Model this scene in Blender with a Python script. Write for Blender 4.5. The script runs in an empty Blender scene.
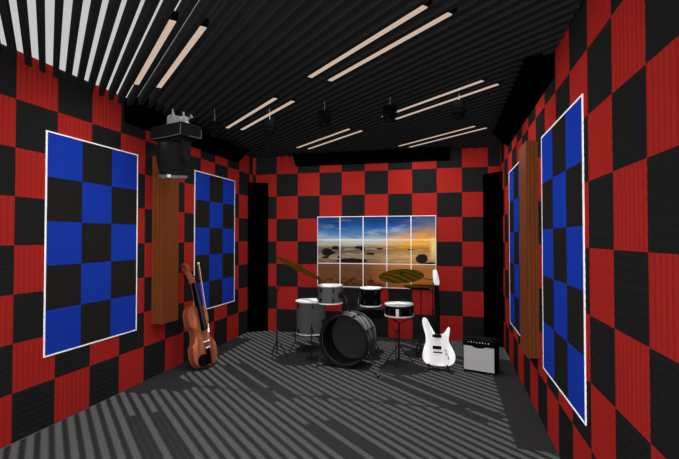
import bpy, bmesh, math, random
from mathutils import Vector, Matrix
random.seed(4)
T = 0.3048                      # one foam tile is one foot
W, B, H = 10.6312, 18.567, 8.0  # room width, depth of back wall, height, in tiles
Y0 = -1.5                       # the room is open to daylight at this end
PI = math.pi
col = bpy.context.scene.collection

# ------------------------------------------------------------------ materials
def mat(name, rgb, rough=0.8, metal=0.0, spec=0.2, noise=0.0, nscale=60.0, bump=0.0, emit=None, estr=1.0):
    m = bpy.data.materials.new(name); m.use_nodes = True
    nt = m.node_tree; b = nt.nodes['Principled BSDF']
    b.inputs['Base Color'].default_value = (*rgb, 1)
    b.inputs['Roughness'].default_value = rough
    b.inputs['Metallic'].default_value = metal
    b.inputs['Specular IOR Level'].default_value = spec
    if emit:
        b.inputs['Emission Color'].default_value = (*emit, 1)
        b.inputs['Emission Strength'].default_value = estr
    if noise or bump:
        tc = nt.nodes.new('ShaderNodeTexCoord')
        n = nt.nodes.new('ShaderNodeTexNoise'); n.inputs['Scale'].default_value = nscale
        n.inputs['Detail'].default_value = 4
        nt.links.new(tc.outputs['Object'], n.inputs['Vector'])
        if noise:
            r = nt.nodes.new('ShaderNodeMapRange')
            r.inputs['From Min'].default_value = .3; r.inputs['From Max'].default_value = .7
            r.inputs['To Min'].default_value = 1 - noise; r.inputs['To Max'].default_value = 1 + noise
            nt.links.new(n.outputs['Fac'], r.inputs['Value'])
            v = nt.nodes.new('ShaderNodeVectorMath'); v.operation = 'SCALE'
            v.inputs[0].default_value = rgb
            nt.links.new(r.outputs['Result'], v.inputs['Scale'])
            nt.links.new(v.outputs['Vector'], b.inputs['Base Color'])
        if bump:
            bp = nt.nodes.new('ShaderNodeBump'); bp.inputs['Strength'].default_value = bump
            bp.inputs['Distance'].default_value = .004
            nt.links.new(n.outputs['Fac'], bp.inputs['Height'])
            nt.links.new(bp.outputs['Normal'], b.inputs['Normal'])
    return m

def wood_mat(name, c1, c2, scale, stretch, rough=.6):
    m = bpy.data.materials.new(name); m.use_nodes = True
    nt = m.node_tree; b = nt.nodes['Principled BSDF']
    b.inputs['Roughness'].default_value = rough; b.inputs['Specular IOR Level'].default_value = .05
    tc = nt.nodes.new('ShaderNodeTexCoord'); mp = nt.nodes.new('ShaderNodeMapping')
    mp.inputs['Scale'].default_value = stretch
    n = nt.nodes.new('ShaderNodeTexNoise'); n.inputs['Scale'].default_value = scale; n.inputs['Detail'].default_value = 5
    r = nt.nodes.new('ShaderNodeValToRGB')
    r.color_ramp.elements[0].position = .35; r.color_ramp.elements[0].color = (*c1, 1)
    r.color_ramp.elements[1].position = .65; r.color_ramp.elements[1].color = (*c2, 1)
    nt.links.new(tc.outputs['Object'], mp.inputs['Vector']); nt.links.new(mp.outputs['Vector'], n.inputs['Vector'])
    nt.links.new(n.outputs['Fac'], r.inputs['Fac']); nt.links.new(r.outputs['Color'], b.inputs['Base Color'])
    return m

M = dict(
    red=mat('red_foam', (.312, .0183, .0147), .95, spec=.0, noise=.06, nscale=90),
    black=mat('charcoal_foam', (.0140, .0140, .0140), .95, spec=.0, noise=.08, nscale=90),
    blue=mat('blue_foam', (.0095, .037, .345), .95, spec=.0, noise=.05, nscale=90),
    darkfoam=mat('black_foam', (.0150, .0147, .0138), .95, spec=.0, noise=.12, nscale=90),
    pitch=mat('pitch_black_foam', (.0006, .0006, .0006), 1, spec=0),
    slat=mat('black_ceiling_slat', (.0175, .0175, .0175), 1, spec=.0),
    wall=mat('grey_plaster', (.05, .05, .05), .9),
    carpet=mat('dark_grey_carpet', (.0265, .0265, .0265), 1, spec=0, noise=.28, nscale=75, bump=.3),
    white=mat('white_paint', (.93, .93, .95), .5),
    wood=wood_mat('brown_wood', (.125, .032, .0085), (.150, .040, .0105), 6, (14, 14, 1)),
    lamp=mat('lamp_diffuser', (.06, .06, .06), .6, emit=(1, .74, .585), estr=.56),
    housing=mat('black_metal', (.0022, .0022, .0022), 1, spec=.0),
    darkmetal=mat('dark_grey_metal', (.009, .009, .0092), .95, spec=.02),
    grey=mat('grey_metal', (.32, .32, .32), .5, spec=.4),
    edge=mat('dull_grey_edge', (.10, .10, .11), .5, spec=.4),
    lens=mat('pale_lens_glint', (.85, .83, .80), .3),  # pale colour for the painted glint on the stage light
    glass=mat('dim_lens_glass', (.05, .05, .055), .3),
    stem=mat('steel_stem', (.09, .09, .09), .5),
    shell=mat('grey_drum_shell', (.078, .078, .079), .9, spec=.05, noise=.1, nscale=40),
    shellblack=mat('black_drum_shell', (.0012, .0012, .0012), .8, spec=.03),
    skin=mat('white_drum_skin', (.55, .55, .55), .7),
    hoop=mat('pale_chrome_hoop', (.62, .62, .62), .4, spec=.4),
    lug=mat('dark_lug', (.010, .010, .010), .5),
    kickin=mat('black_drum_inside', (.008, .008, .008), .8, spec=.05),
    kickskin=mat('dark_drum_skin', (.024, .024, .024), .8, spec=.05),
    brass=mat('dark_brass', (.018, .0105, .0009), .9, metal=0, spec=.0, noise=.1, nscale=30),
    black_gloss=mat('black_plastic', (.004, .004, .004), .4, spec=.2),
    leather=mat('black_leather', (.002, .002, .002), .7, spec=.1),
    guitar=mat('white_lacquer', (.93, .93, .93), .6),
    ebony=mat('ebony_black', (.0025, .0025, .0025), .9, spec=.0),
    chrome=mat('chrome', (.35, .35, .36), .3, spec=.5),
    tolex=mat('black_tolex', (.0012, .0012, .0012), .8, spec=.05),
    cloth=mat('grey_grille_cloth', (.42, .42, .42), .9, noise=.05, nscale=250),
    mark=mat('white_print', (.8, .8, .8), .6),
    violin=wood_mat('reddish_violin_wood', (.20, .056, .025), (.27, .078, .034), 5, (9, 9, 2), .75),
    violindark=wood_mat('dark_violin_wood', (.16, .036, .018), (.22, .052, .025), 8, (8, 8, 2), .75),
    ivory=mat('ivory_white', (.85, .83, .78), .5),
    bowhair=mat('pale_bow_hair', (.85, .74, .66), .6),
    bowwood=mat('brown_bow_stick', (.30, .12, .05), .5),
)

# ------------------------------------------------------------------ mesh builder
def basis(axis):
    a = Vector(axis).normalized()
    h = Vector((0, 0, 1)) if abs(a.z) < .9 else Vector((1, 0, 0))
    u = a.cross(h).normalized(); v = a.cross(u).normalized()
    return a, u, v

class MB:
    def __init__(s): s.v = []; s.f = []; s.m = []; s.cur = 0
    def add(s, vs, fs):
        o = len(s.v); s.v += [tuple(x) for x in vs]
        for f in fs: s.f.append([i + o for i in f]); s.m.append(s.cur)
    def box(s, lo, hi):
        x0, y0, z0 = lo; x1, y1, z1 = hi
        s.add([(x0,y0,z0),(x1,y0,z0),(x1,y1,z0),(x0,y1,z0),(x0,y0,z1),(x1,y0,z1),(x1,y1,z1),(x0,y1,z1)],
              [(0,3,2,1),(4,5,6,7),(0,1,5,4),(1,2,6,5),(2,3,7,6),(3,0,4,7)])
        return s
    def obox(s, c, ax, ay, az, hx, hy, hz):
        c, ax, ay, az = map(Vector, (c, ax, ay, az)); vs = []
        for k in (-1, 1):
            for i, j in ((-1,-1),(1,-1),(1,1),(-1,1)): vs.append(c + ax*hx*i + ay*hy*j + az*hz*k)
        s.add(vs, [(0,3,2,1),(4,5,6,7),(0,1,5,4),(1,2,6,5),(2,3,7,6),(3,0,4,7)]); return s
    def tube(s, pts, r, n=8):
        pts = [Vector(p) for p in pts]
        rs = r if isinstance(r, (list, tuple)) else [r]*len(pts)
        rings = []
        d0 = (pts[1]-pts[0]).normalized(); _, u, v = basis(d0)
        for i, p in enumerate(pts):
            d = (pts[min(i+1, len(pts)-1)] - pts[max(i-1, 0)]).normalized()
            u = (u - d*u.dot(d)).normalized(); v = d.cross(u)
            rings.append([p + (u*math.cos(2*PI*k/n) + v*math.sin(2*PI*k/n))*rs[i] for k in range(n)])
        vs = [q for ring in rings for q in ring]; fs = []
        for i in range(len(pts)-1):
            for k in range(n):
                fs.append((i*n+k, i*n+(k+1)%n, (i+1)*n+(k+1)%n, (i+1)*n+k))
        fs.append(tuple(range(n-1, -1, -1))); fs.append(tuple((len(pts)-1)*n+k for k in range(n)))
        s.add(vs, fs); return s
    def lathe(s, o, axis, prof, n=32, closed=False):
        # prof: list of (radius, height along the axis)
        o = Vector(o); a, u, v = basis(axis); vs = []; fs = []
        for r, h in prof:
            for k in range(n):
                t = 2*PI*k/n; vs.append(o + a*h + (u*math.cos(t) + v*math.sin(t))*max(r, 1e-5))
        m = len(prof)
        for i in range(m if closed else m-1):
            j = (i+1) % m
            for k in range(n): fs.append((i*n+k, i*n+(k+1)%n, j*n+(k+1)%n, j*n+k))
        s.add(vs, fs); return s
    def prism(s, poly, o, ax, ay, az, z0, z1):
        o, ax, ay, az = map(Vector, (o, ax, ay, az)); n = len(poly)
        vs = [o + ax*x + ay*y + az*z0 for x, y in poly] + [o + ax*x + ay*y + az*z1 for x, y in poly]
        fs = [tuple(range(n-1, -1, -1)), tuple(range(n, 2*n))] + [(i, (i+1)%n, n+(i+1)%n, n+i) for i in range(n)]
        s.add(vs, fs); return s
    def build(s, name, mats, parent=None, scale=1.0, loc=None, smooth=False, bevel=0):
        if not isinstance(mats, (list, tuple)): mats = [mats]
        me = bpy.data.meshes.new(name)
        o0 = Vector(loc) if loc is not None else Vector((0, 0, 0))
        me.from_pydata([tuple(Vector(p)*scale - o0) for p in s.v], [], s.f)
        for m in mats: me.materials.append(m)
        for p, k in zip(me.polygons, s.m): p.material_index = k
        bm = bmesh.new(); bm.from_mesh(me); bmesh.ops.recalc_face_normals(bm, faces=bm.faces[:]); bm.to_mesh(me); bm.free()
        if smooth:
            for p in me.polygons: p.use_smooth = True
            me.set_sharp_from_angle(angle=math.radians(35))
        o = bpy.data.objects.new(name, me); col.objects.link(o)
        o.location = o0
        if parent: o.parent = parent; o.location = o0
        if bevel:
            b = o.modifiers.new('bevel', 'BEVEL'); b.width = bevel; b.segments = 2; b.limit_method = 'ANGLE'
        return o

def tag(o, label, cat, group=None):
    o['label'] = label; o['category'] = cat
    if group: o['group'] = group
    return o
def thing(name, loc, label, cat, group=None, rz=0):
    o = bpy.data.objects.new(name, None); col.objects.link(o)
    o.empty_display_size = .1
    o.location = loc; o.rotation_euler.z = rz
    return tag(o, label, cat, group)
def struct(o): o['kind'] = 'structure'; return o
def spline(pts, k=4, closed=True):
    n = len(pts); out = []
    for i in range(n if closed else n-1):
        p = [pts[(i+j-1) % n] if closed else pts[min(max(i+j-1, 0), n-1)] for j in range(4)]
        for q in range(k):
            t = q/k
            out.append(tuple(.5*((2*p[1][d]) + (-p[0][d]+p[2][d])*t + (2*p[0][d]-5*p[1][d]+4*p[2][d]-p[3][d])*t*t
                        + (-p[0][d]+3*p[1][d]-3*p[2][d]+p[3][d])*t**3) for d in (0, 1)))
    if not closed: out.append(tuple(pts[-1]))
    return out

# ------------------------------------------------------------------ foam faces
def foam(mb, o, a, n, a0, a1, z0, z1, aoff, zoff, odd, ridges=8, depth=.0062):
    """ridged foam tiles on a plane: a = horizontal direction, n = direction into the room"""
    o, a, n = Vector(o), Vector(a), Vector(n); up = Vector((0, 0, 1))
    def cuts(lo, hi, off):
        c = [lo]; k = math.floor(lo-off)+1
        while off+k < hi-1e-4:
            if off+k > lo+1e-4: c.append(off+k)
            k += 1
        return c+[hi]
    ca, cz = cuts(a0, a1, aoff), cuts(z0, z1, zoff)
    for i in range(len(ca)-1):
        for k in range(len(cz)-1):
            p0, p1, q0, q1 = ca[i], ca[i+1], cz[k], cz[k+1]
            par = (math.floor((p0+p1)/2-aoff) + math.floor((q0+q1)/2-zoff)) % 2
            first = (par == odd); mb.cur = 0 if first else 1
            vertical = first
            lo, hi, off = (p0, p1, aoff) if vertical else (q0, q1, zoff)
            stops = [lo]; j = math.ceil((lo-off)*2*ridges+1e-6)
            while off+j/(2*ridges) < hi-1e-6:
                stops.append(off+j/(2*ridges)); j += 1
            stops.append(hi)
            def hgt(t):
                f = ((t-off)*ridges) % 1.0
                return depth*(1-abs(2*f-1))
            vs = []
            for t in stops:
                h = hgt(t)
                for e in (0, 1):
                    if vertical: vs.append(o + a*t + up*(q1 if e else q0) + n*h)
                    else: vs.append(o + a*(p1 if e else p0) + up*t + n*h)
            mb.add(vs, [(2*m, 2*m+1, 2*m+3, 2*m+2) for m in range(len(stops)-1)])
            # closing edges of the ridges down to the base
            ends = []
            for e in (0, 1):
                idx = [2*m+e for m in range(len(stops))]
                base = [o + (a*t + up*(q1 if e else q0) if vertical else a*(p1 if e else p0) + up*t) for t in stops]
                top = [vs[q] for q in idx]; L = len(stops)
                mb.add(top+base, [(m, m+1, L+m+1, L+m) for m in range(L-1)])
    mb.cur = 0

RB = [M['red'], M['black'], M['wall']]
def wall(name, o, a, n, a0, a1, aoff, odd, back_lo, back_hi):
    mb = MB(); foam(mb, o, a, n, a0, a1, 0, H, aoff, 0, odd)
    mb.cur = 2; mb.box(back_lo, back_hi)
    return struct(mb.build(name, RB, scale=T))
wall('wall_left', (0,0,0), (0,1,0), (1,0,0), Y0, B, 7.207, 1, (-.3, Y0, 0), (0, B+.3, H))
wall('wall_right', (W,0,0), (0,1,0), (-1,0,0), Y0, B, 5.325, 0, (W, Y0, 0), (W+.3, B+.3, H))
wall('wall_back', (0,B,0), (1,0,0), (0,-1,0), 0, W, 1.157, 1, (0, B, 0), (W, B+.3, H))
struct(MB().box((-.3, Y0, -.3), (W+.3, B+.3, 0)).build('floor', M['carpet'], scale=T))

# ------------------------------------------------------------------ slatted ceiling, open to the sky
TH = math.radians(43); DR = Vector((math.cos(TH), -math.sin(TH), 0)); NR = Vector((math.sin(TH), math.cos(TH), 0))
PITCH, GAP0, SW = .2445, 7.540, .113
ZS = 7.757
def clip(poly, f):
    out = []
    for i in range(len(poly)):
        p, q = poly[i], poly[(i+1) % len(poly)]; fp, fq = f(p), f(q)
        if fp >= 0: out.append(p)
        if fp*fq < 0: t = fp/(fp-fq); out.append((p[0]+(q[0]-p[0])*t, p[1]+(q[1]-p[1])*t))
    return out
mb = MB()
e = .04
for k in range(-40, 70):
    c = GAP0 + (k+.5)*PITCH
    P4 = [tuple((NR*(c+s*SW/2) + DR*t)[:2]) for s, t in ((-1,-40),(1,-40),(1,40),(-1,40))]
    for f in (lambda p: p[0]-e, lambda p: W-e-p[0], lambda p: p[1]-Y0-.02, lambda p: B-e-p[1]):
        P4 = clip(P4, f)
        if len(P4) < 3: break
    if len(P4) < 3: continue
    mb.prism(P4, (0,0,0), (1,0,0), (0,1,0), (0,0,1), ZS, H)
struct(mb.build('ceiling', M['slat'], scale=T))

# ------------------------------------------------------------------ linear lights set in the gaps
LIGHTS = [(0, -5.0, -1.36, 'long linear ceiling light nearest the left wall, left strip of its pair'),
          (2, -4.94, -1.3, 'long linear ceiling light nearest the left wall, right strip of its pair'),
          (13, -2.36, 1.28, 'linear ceiling light in the pair high at top centre, upper strip'),
          (15, -2.3, 1.34, 'linear ceiling light in the pair high at top centre, lower strip'),
          (13, -7.86, -4.17, 'linear ceiling light crossing above the hanging spotlight second from left, upper strip'),
          (15, -7.82, -4.14, 'linear ceiling light half hidden by the hanging spotlight second from left, lower strip'),
          (27, -9.41, -5.78, 'short looking linear ceiling light over left of back wall ledge, upper strip'),
          (29, -9.36, -5.75, 'short looking linear ceiling light over left of back wall ledge, lower strip'),
          (27, -4.0, -.38, 'linear ceiling light starting behind the fourth hanging spotlight, upper strip'),
          (29, -3.97, -.34, 'linear ceiling light running behind the rightmost hanging spotlight, lower strip'),
          (40, -6.93, -3.25, 'linear ceiling light over right end of back wall ledge, upper strip'),
          (42, -6.85, -3.18, 'linear ceiling light over right end of back wall ledge, lower strip')]
LAMP_POWER = 5.6
for k, t0, t1, lab in LIGHTS:
    u = GAP0 + k*PITCH
    c = NR*u + DR*((t0+t1)/2)
    th = thing('linear_light', (c.x*T, c.y*T, ZS*T), 'warm white ' + lab, 'ceiling light', 'linear ceiling lights in pairs')
    L = (t1-t0)/2*T; z0 = 0
    MB().obox((0,0,.022), DR, NR, (0,0,1), L+.03, .0188, .018).build('housing', M['housing'], th)
    MB().obox((0,0,.002), DR, NR, (0,0,1), L, .0163, .003).build('diffuser', M['lamp'], th)
    ld = bpy.data.lights.new('linear_light_glow', 'AREA'); ld.shape = 'RECTANGLE'
    ld.size = 2*L; ld.size_y = .03; ld.energy = LAMP_POWER; ld.color = (1, .97, .94)
    lo = bpy.data.objects.new('linear_light_glow', ld); col.objects.link(lo)
    lo.parent = th; lo.location = (0, 0, -.004); lo.rotation_euler.z = -TH

# ------------------------------------------------------------------ bass traps (black foam wedges)
def wedge(mb, p, q, d1, d2, ridges):
    """triangular prism from p to q whose legs run along d1 and d2, front face ridged"""
    p, q, d1, d2 = map(Vector, (p, q, d1, d2)); n = (d1.normalized()+d2.normalized()).normalized()
    prof = [Vector((0,0,0)), d1]
    for i in range(1, ridges*2):
        t = i/(ridges*2); prof.append(d1*(1-t) + d2*t - n*(.05 if i % 2 else 0))
    prof.append(d2); m = len(prof)
    vs = [p+x for x in prof] + [q+x for x in prof]
    fs = [tuple(range(m-1,-1,-1)), tuple(range(m,2*m))] + [(i,(i+1)%m,m+(i+1)%m,m+i) for i in range(m)]
    mb.add(vs, fs); return mb
LG = .74; f = .011
ZT = ZS-.003                      # trap tops tuck up under the slats
def trap(name, p, q, d1, d2, lab, grp):
    c = (Vector(p)+Vector(q))/2*T
    tag(wedge(MB(), p, q, d1, d2, 5).build(name, M['pitch'], scale=T, loc=c), lab, 'bass trap', grp)
lg = ZT-7.33
def ledge(name, p, q, out, lab):
    # section: wall edge low, slanting up and out to the underside of the slats
    c = (Vector(p)+Vector(q))/2*T; out = Vector(out); mb = MB()
    p, q = Vector(p), Vector(q)
    prof = [out*0 + Vector((0,0,7.31)), out*.06+Vector((0,0,7.31)), out*LG + Vector((0,0,H-.02)), Vector((0,0,H-.02))]
    m = len(prof); vs = [p+x for x in prof]+[q+x for x in prof]
    fs = [tuple(range(m-1,-1,-1)), tuple(range(m,2*m))] + [(i,(i+1)%m,m+(i+1)%m,m+i) for i in range(m)]
    mb.add(vs, fs)
    tag(mb.build(name, M['pitch'], scale=T, loc=c), lab, 'bass trap', 'black wedge traps along the ceiling')
ledge('ceiling_bass_trap', (f, 10.32, 0), (f, 17.0, 0), (1,0,0), 'black foam wedge trap along top of left wall, partly behind the big stage light')
ledge('ceiling_bass_trap', (W-f, 9.38, 0), (W-f, 16.1, 0), (-1,0,0), 'large black foam wedge trap along top of right wall under slats')
ledge('ceiling_bass_trap', (2.08, B-f, 0), (8.69, B-f, 0), (0,-1,0), 'long black foam wedge trap along top of back wall above picture')
trap('corner_bass_trap', (f, B-f, 0), (f, B-f, 6.62), (.76,0,0), (0,-.50,0), 'tall black foam wedge trap standing in left back corner', 'tall corner traps')
trap('corner_bass_trap', (W-f, B-f, 0), (W-f, B-f, 6.70), (0,-.80,0), (-.66,0,0), 'tall black foam wedge trap standing in right back corner behind amplifier', 'tall corner traps')

# ------------------------------------------------------------------ framed acoustic panels
def acoustic_panel(X, n, y0, y1, z0, z1, lab):
    c = Vector((X, (y0+y1)/2, z0)); fr = .030; d = .022
    th = thing('acoustic_panel', c*T, lab, 'acoustic panel', 'framed blue and black wall panels')
    a = Vector((0,1,0)); n = Vector(n); hw = (y1-y0)/2; h = z1-z0
    m = MB(); o = n*(.002+d/2)
    for s in (-1, 1):
        m.obox(o + a*s*(hw-fr/2) + Vector((0,0,h/2)), n, a, (0,0,1), d/2, fr/2, h/2)
    for z in (fr/2, h-fr/2):
        m.obox(o + Vector((0,0,z)), n, a, (0,0,1), d/2, hw-fr, fr/2)
    m.build('frame', M['white'], th, scale=T)
    m = MB(); m.cur = 0
    sx = (2*hw-2*fr)/3; sz = (h-2*fr)/5
    # tiles are laid out in unit cells then scaled to the panel
    g = MB(); foam(g, (0,0,0), (0,1,0), (1,0,0), 0, 3, 0, 5, 0, 0, 0, 8, .0022)
    for i, q in enumerate(g.v):
        g.v[i] = tuple(Vector((0, -hw+fr+q[1]*sx, fr+q[2]*sz)) + n*(.015+q[0]))
    g.cur = 2; g.obox(n*(.009)+Vector((0,0,h/2)), n, a, (0,0,1), .0045, hw-fr, h/2-fr)
    g.build('foam_face', [M['blue'], M['darkfoam'], M['darkfoam']], th, scale=T)
acoustic_panel(0, (1,0,0), 7.9, 10.87, 1.54, 6.52, 'large white framed blue and black checkered panel at front of left wall')
acoustic_panel(0, (1,0,0), 13.79, 16.8, 1.54, 6.52, 'white framed blue and black checkered panel on left wall behind violin')
acoustic_panel(W, (-1,0,0), 7.53, 10.62, 1.28, 6.39, 'white framed blue and black checkered panel at front of right wall')
acoustic_panel(W, (-1,0,0), 12.9, 15.95, 1.30, 6.38, 'white framed checkered panel on right wall mostly hidden behind wooden box')

# ------------------------------------------------------------------ grooved wooden wall boxes
def wood_box(X, n, y0, y1, z0, z1, d, lab):
    n = Vector(n); o = Vector((X, 0, 0)); c = Vector((X, (y0+y1)/2, z0))
    prof = [n*.037 + Vector((0,y0,0))]
    def run(p, q, k):
        p, q = Vector(p), Vector(q); e = (q-p)/k; inn = Vector((-e.y, e.x, 0)).normalized()
        if inn.dot(Vector((n.x*d/2, (y0+y1)/2, 0))-p) < 0: inn = -inn
        out = []
        for i in range(k):
            b = p+e*i
            out += [b, b+e*.82, b+e*.86+inn*.018, b+e*.97+inn*.018]
        return out
    a, b, c2, d2 = Vector((n.x*.002,y0,0)), Vector((n.x*d,y0,0)), Vector((n.x*d,y1,0)), Vector((n.x*.002,y1,0))
    pts = run(a, b, 3) + run(b, c2, max(5, round((y1-y0)/.09))) + run(c2, d2, 3) + [d2]
    poly = [(p.x, p.y) for p in pts]
    m = MB().prism(poly, (X,0,0), (1,0,0), (0,1,0), (0,0,1), z0, z1)
    tag(m.build('wooden_diffuser', M['wood'], scale=T, loc=c*T), lab, 'wall panel', 'tall grooved wooden wall boxes')
wood_box(0, (1,0,0), 11.53, 12.29, 1.6, 6.6, .40, 'tall grooved brown wooden box on left wall below the big stage light')
wood_box(W, (-1,0,0), 11.1, 12.15, 1.36, 6.43, .26, 'tall grooved brown wooden box on right wall between two checkered panels')

# ------------------------------------------------------------------ printed seascape on the back wall
def print_mat():
    m = bpy.data.materials.new('sunset_beach_print'); m.use_nodes = True
    nt = m.node_tree; N = nt.nodes; Lk = nt.links.new; b = N['Principled BSDF']
    b.inputs['Roughness'].default_value = .6; b.inputs['Specular IOR Level'].default_value = .1
    tc = N.new('ShaderNodeTexCoord'); sp = N.new('ShaderNodeSeparateXYZ'); Lk(tc.outputs['Object'], sp.inputs[0])
    def mth(op, a, b_=None, clamp=False):
        n = N.new('ShaderNodeMath'); n.operation = op; n.use_clamp = clamp
        for i, q in enumerate((a, b_)):
            if q is None: continue
            if isinstance(q, (int, float)): n.inputs[i].default_value = q
            else: Lk(q, n.inputs[i])
        return n.outputs[0]
    u = mth('DIVIDE', sp.outputs['X'], 5*T); v = mth('DIVIDE', sp.outputs['Z'], 3*T)
    def noise(sx, sy, scale, seed, detail=5, rough=.6):
        cb = N.new('ShaderNodeCombineXYZ'); Lk(mth('MULTIPLY', u, sx), cb.inputs[0]); Lk(mth('MULTIPLY', v, sy), cb.inputs[1]); cb.inputs[2].default_value = seed
        n = N.new('ShaderNodeTexNoise'); n.inputs['Scale'].default_value = scale; n.inputs['Detail'].default_value = detail
        n.inputs['Roughness'].default_value = rough
        Lk(cb.outputs[0], n.inputs['Vector']); return n.outputs['Fac']
    def ramp(f, stops):
        r = N.new('ShaderNodeValToRGB'); e = r.color_ramp.elements
        while len(e) < len(stops): e.new(.5)
        for q, (p, c) in zip(e, stops): q.position = p; q.color = (*[((x/255+.055)/1.055)**2.4 if x > 10 else x/255/12.92 for x in c], 1)
        Lk(f, r.inputs['Fac']); return r.outputs['Color']
    def mix(f, a, b_):
        n = N.new('ShaderNodeMix'); n.data_type = 'RGBA'; 
        if isinstance(f, (int, float)): n.inputs[0].default_value = f
        else: Lk(f, n.inputs[0])
        for i, q in ((6, a), (7, b_)):
            if isinstance(q, tuple): n.inputs[i].default_value = (*[(x/255)**2.2 for x in q], 1)
            else: Lk(q, n.inputs[i])
        return n.outputs[2]
    def blob(cx, cy, rx, ry, soft=.35, nz=None, amt=.5):
        dx = mth('DIVIDE', mth('SUBTRACT', u, cx), rx); dy = mth('DIVIDE', mth('SUBTRACT', v, cy), ry)
        d = mth('SQRT', mth('ADD', mth('MULTIPLY', dx, dx), mth('MULTIPLY', dy, dy)))
        if nz is not None: d = mth('ADD', d, mth('MULTIPLY', mth('SUBTRACT', nz, .5), amt))
        return mth('DIVIDE', mth('SUBTRACT', 1+soft/2, d), soft, True)
    # sky: deep blue on the left, cloud streaks, orange glow on the right
    sky = ramp(v, [(.60, (205,195,170)), (.66, (190,200,200)), (.75, (75,135,190)), (.86, (22,85,160)), (1, (10,42,105))])
    cl = mth('MULTIPLY', mth('SUBTRACT', noise(2.2, 7, 1.5, 3.1), .5), 7, True)
    cl2 = mth('MULTIPLY', cl, mth('SUBTRACT', 1.35, v), True)
    sky = mix(mth('MULTIPLY', cl2, .95), sky, (190,205,215))
    dk = mth('MULTIPLY', mth('SUBTRACT', noise(2, 6, 1.7, 9.4), .52), 5, True)
    sky = mix(mth('MULTIPLY', dk, .7), sky, (14,38,84))
    warm = ramp(v, [(.58, (255,205,50)), (.68, (255,175,50)), (.76, (225,160,85)), (.86, (115,120,135)), (1, (45,65,115))])
    tilt = mth('ADD', mth('SUBTRACT', u, .0), mth('MULTIPLY', mth('SUBTRACT', noise(3, 8, 1.5, 5.5), .5), .55))
    wf = mth('DIVIDE', mth('SUBTRACT', mth('SUBTRACT', tilt, mth('MULTIPLY', mth('SUBTRACT', v, .6), .55)), .52), .26, True)
    sky = mix(wf, sky, warm)
    streak = mth('MULTIPLY', mth('SUBTRACT', noise(2.5, 12, 1.8, 12.), .54), 6, True)
    sky = mix(mth('MULTIPLY', mth('MULTIPLY', streak, wf), .65), sky, (95,92,100))
    # sea
    seaL = ramp(v, [(.36, (110,92,75)), (.43, (150,132,108)), (.50, (100,88,72)), (.56, (110,96,75)), (.61, (200,185,155))])
    seaR = ramp(v, [(.36, (190,140,75)), (.44, (215,165,95)), (.52, (175,125,45)), (.585, (225,150,25)), (.62, (255,205,70))])
    sea = mix(mth('DIVIDE', mth('SUBTRACT', u, .45), .3, True), seaL, seaR)
    wv = mth('MULTIPLY', mth('SUBTRACT', noise(3, 22, 2.2, 7.), .5), 4, True)
    sea = mix(mth('MULTIPLY', wv, .75), sea, (222,205,175))
    wv2 = mth('MULTIPLY', mth('SUBTRACT', noise(3, 26, 2.0, 17.), .53), 5, True)
    sea = mix(mth('MULTIPLY', wv2, .7), sea, (95,82,66))
    # sand
    sandL = ramp(v, [(0, (85,45,20)), (.12, (125,75,42)), (.25, (108,68,42)), (.38, (120,85,62))])
    sandR = ramp(v, [(0, (165,85,22)), (.14, (195,115,42)), (.26, (180,112,52)), (.38, (200,150,90))])
    sand = mix(mth('DIVIDE', mth('SUBTRACT', u, .4), .3, True), sandL, sandR)
    peb = mth('MULTIPLY', mth('SUBTRACT', noise(9, 11, 2.0, 2.2), .49), 9, True)
    pz = mth('MULTIPLY', blob(.30, .04, .34, .13, .8), peb, True)
    sand = mix(mth('MULTIPLY', pz, .85), sand, (45,22,12))
    edge = mth('ADD', .335, mth('MULTIPLY', mth('SUBTRACT', noise(3, 3, 1.2, 6.), .5), .12))
    c = mix(mth('DIVIDE', mth('SUBTRACT', v, edge), .05, True), sand, sea)
    c = mix(mth('DIVIDE', mth('SUBTRACT', v, .595), .03, True), c, sky)
    nz = noise(9, 9, 2.4, 4.)
    sun = blob(.985, .56, .02, .11, 1.6)
    c = mix(sun, c, (255,236,150))
    for r in ((.09,.49,.05,.055), (.16,.555,.035,.028), (.37,.562,.045,.022), (.395,.545,.022,.03), (.545,.545,.03,.012), (.465,.475,.04,.016),
              (.07,.42,.035,.016), (.30,.375,.135,.034), (.195,.42,.02,.02), (.893,.41,.05,.065), (.96,.352,.05,.012), (.80,.535,.025,.01), (.13,.485,.03,.02)):
        c = mix(mth('MULTIPLY', blob(*r, .22, nz, .7), .98), c, (16,11,9))
    sc = N.new('ShaderNodeVectorMath'); sc.operation = 'SCALE'; sc.inputs['Scale'].default_value = PRINT_GAIN
    Lk(c, sc.inputs[0]); Lk(sc.outputs[0], b.inputs['Base Color'])
    return m
PRINT_GAIN = .84
M['print'] = print_mat()
px0, pz0 = 3.09, 2.06
pw, ph = 5.03, 3.01
pic = thing('wall_picture', (px0*T, (B-.011)*T, pz0*T), 'wide sunset seascape print in fifteen white edged tiles on back wall', 'wall picture')
g = MB(); lw = .016
for i in range(6):
    x = i*pw/5; g.box((x-(lw if i else .004), -.075, -.004), (x+(lw if i < 5 else .004), 0, ph+.004))
for k in range(4):
    z = min(max(k*ph/3, .011), ph-.011)
    for i in range(5): g.box((i*pw/5+lw, -.074, z-lw*.8), ((i+1)*pw/5-lw, -.001, z+lw*.8))
g.build('white_grid', M['white'], pic, scale=T)
for k in range(3):
    for i in range(5):
        t = MB().box((i*pw/5+lw, -.066, k*ph/3+lw*.8), ((i+1)*pw/5-lw, -.004, (k+1)*ph/3-lw*.8))
        t.build('printed_tile', M['print'], pic, scale=T)

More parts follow.
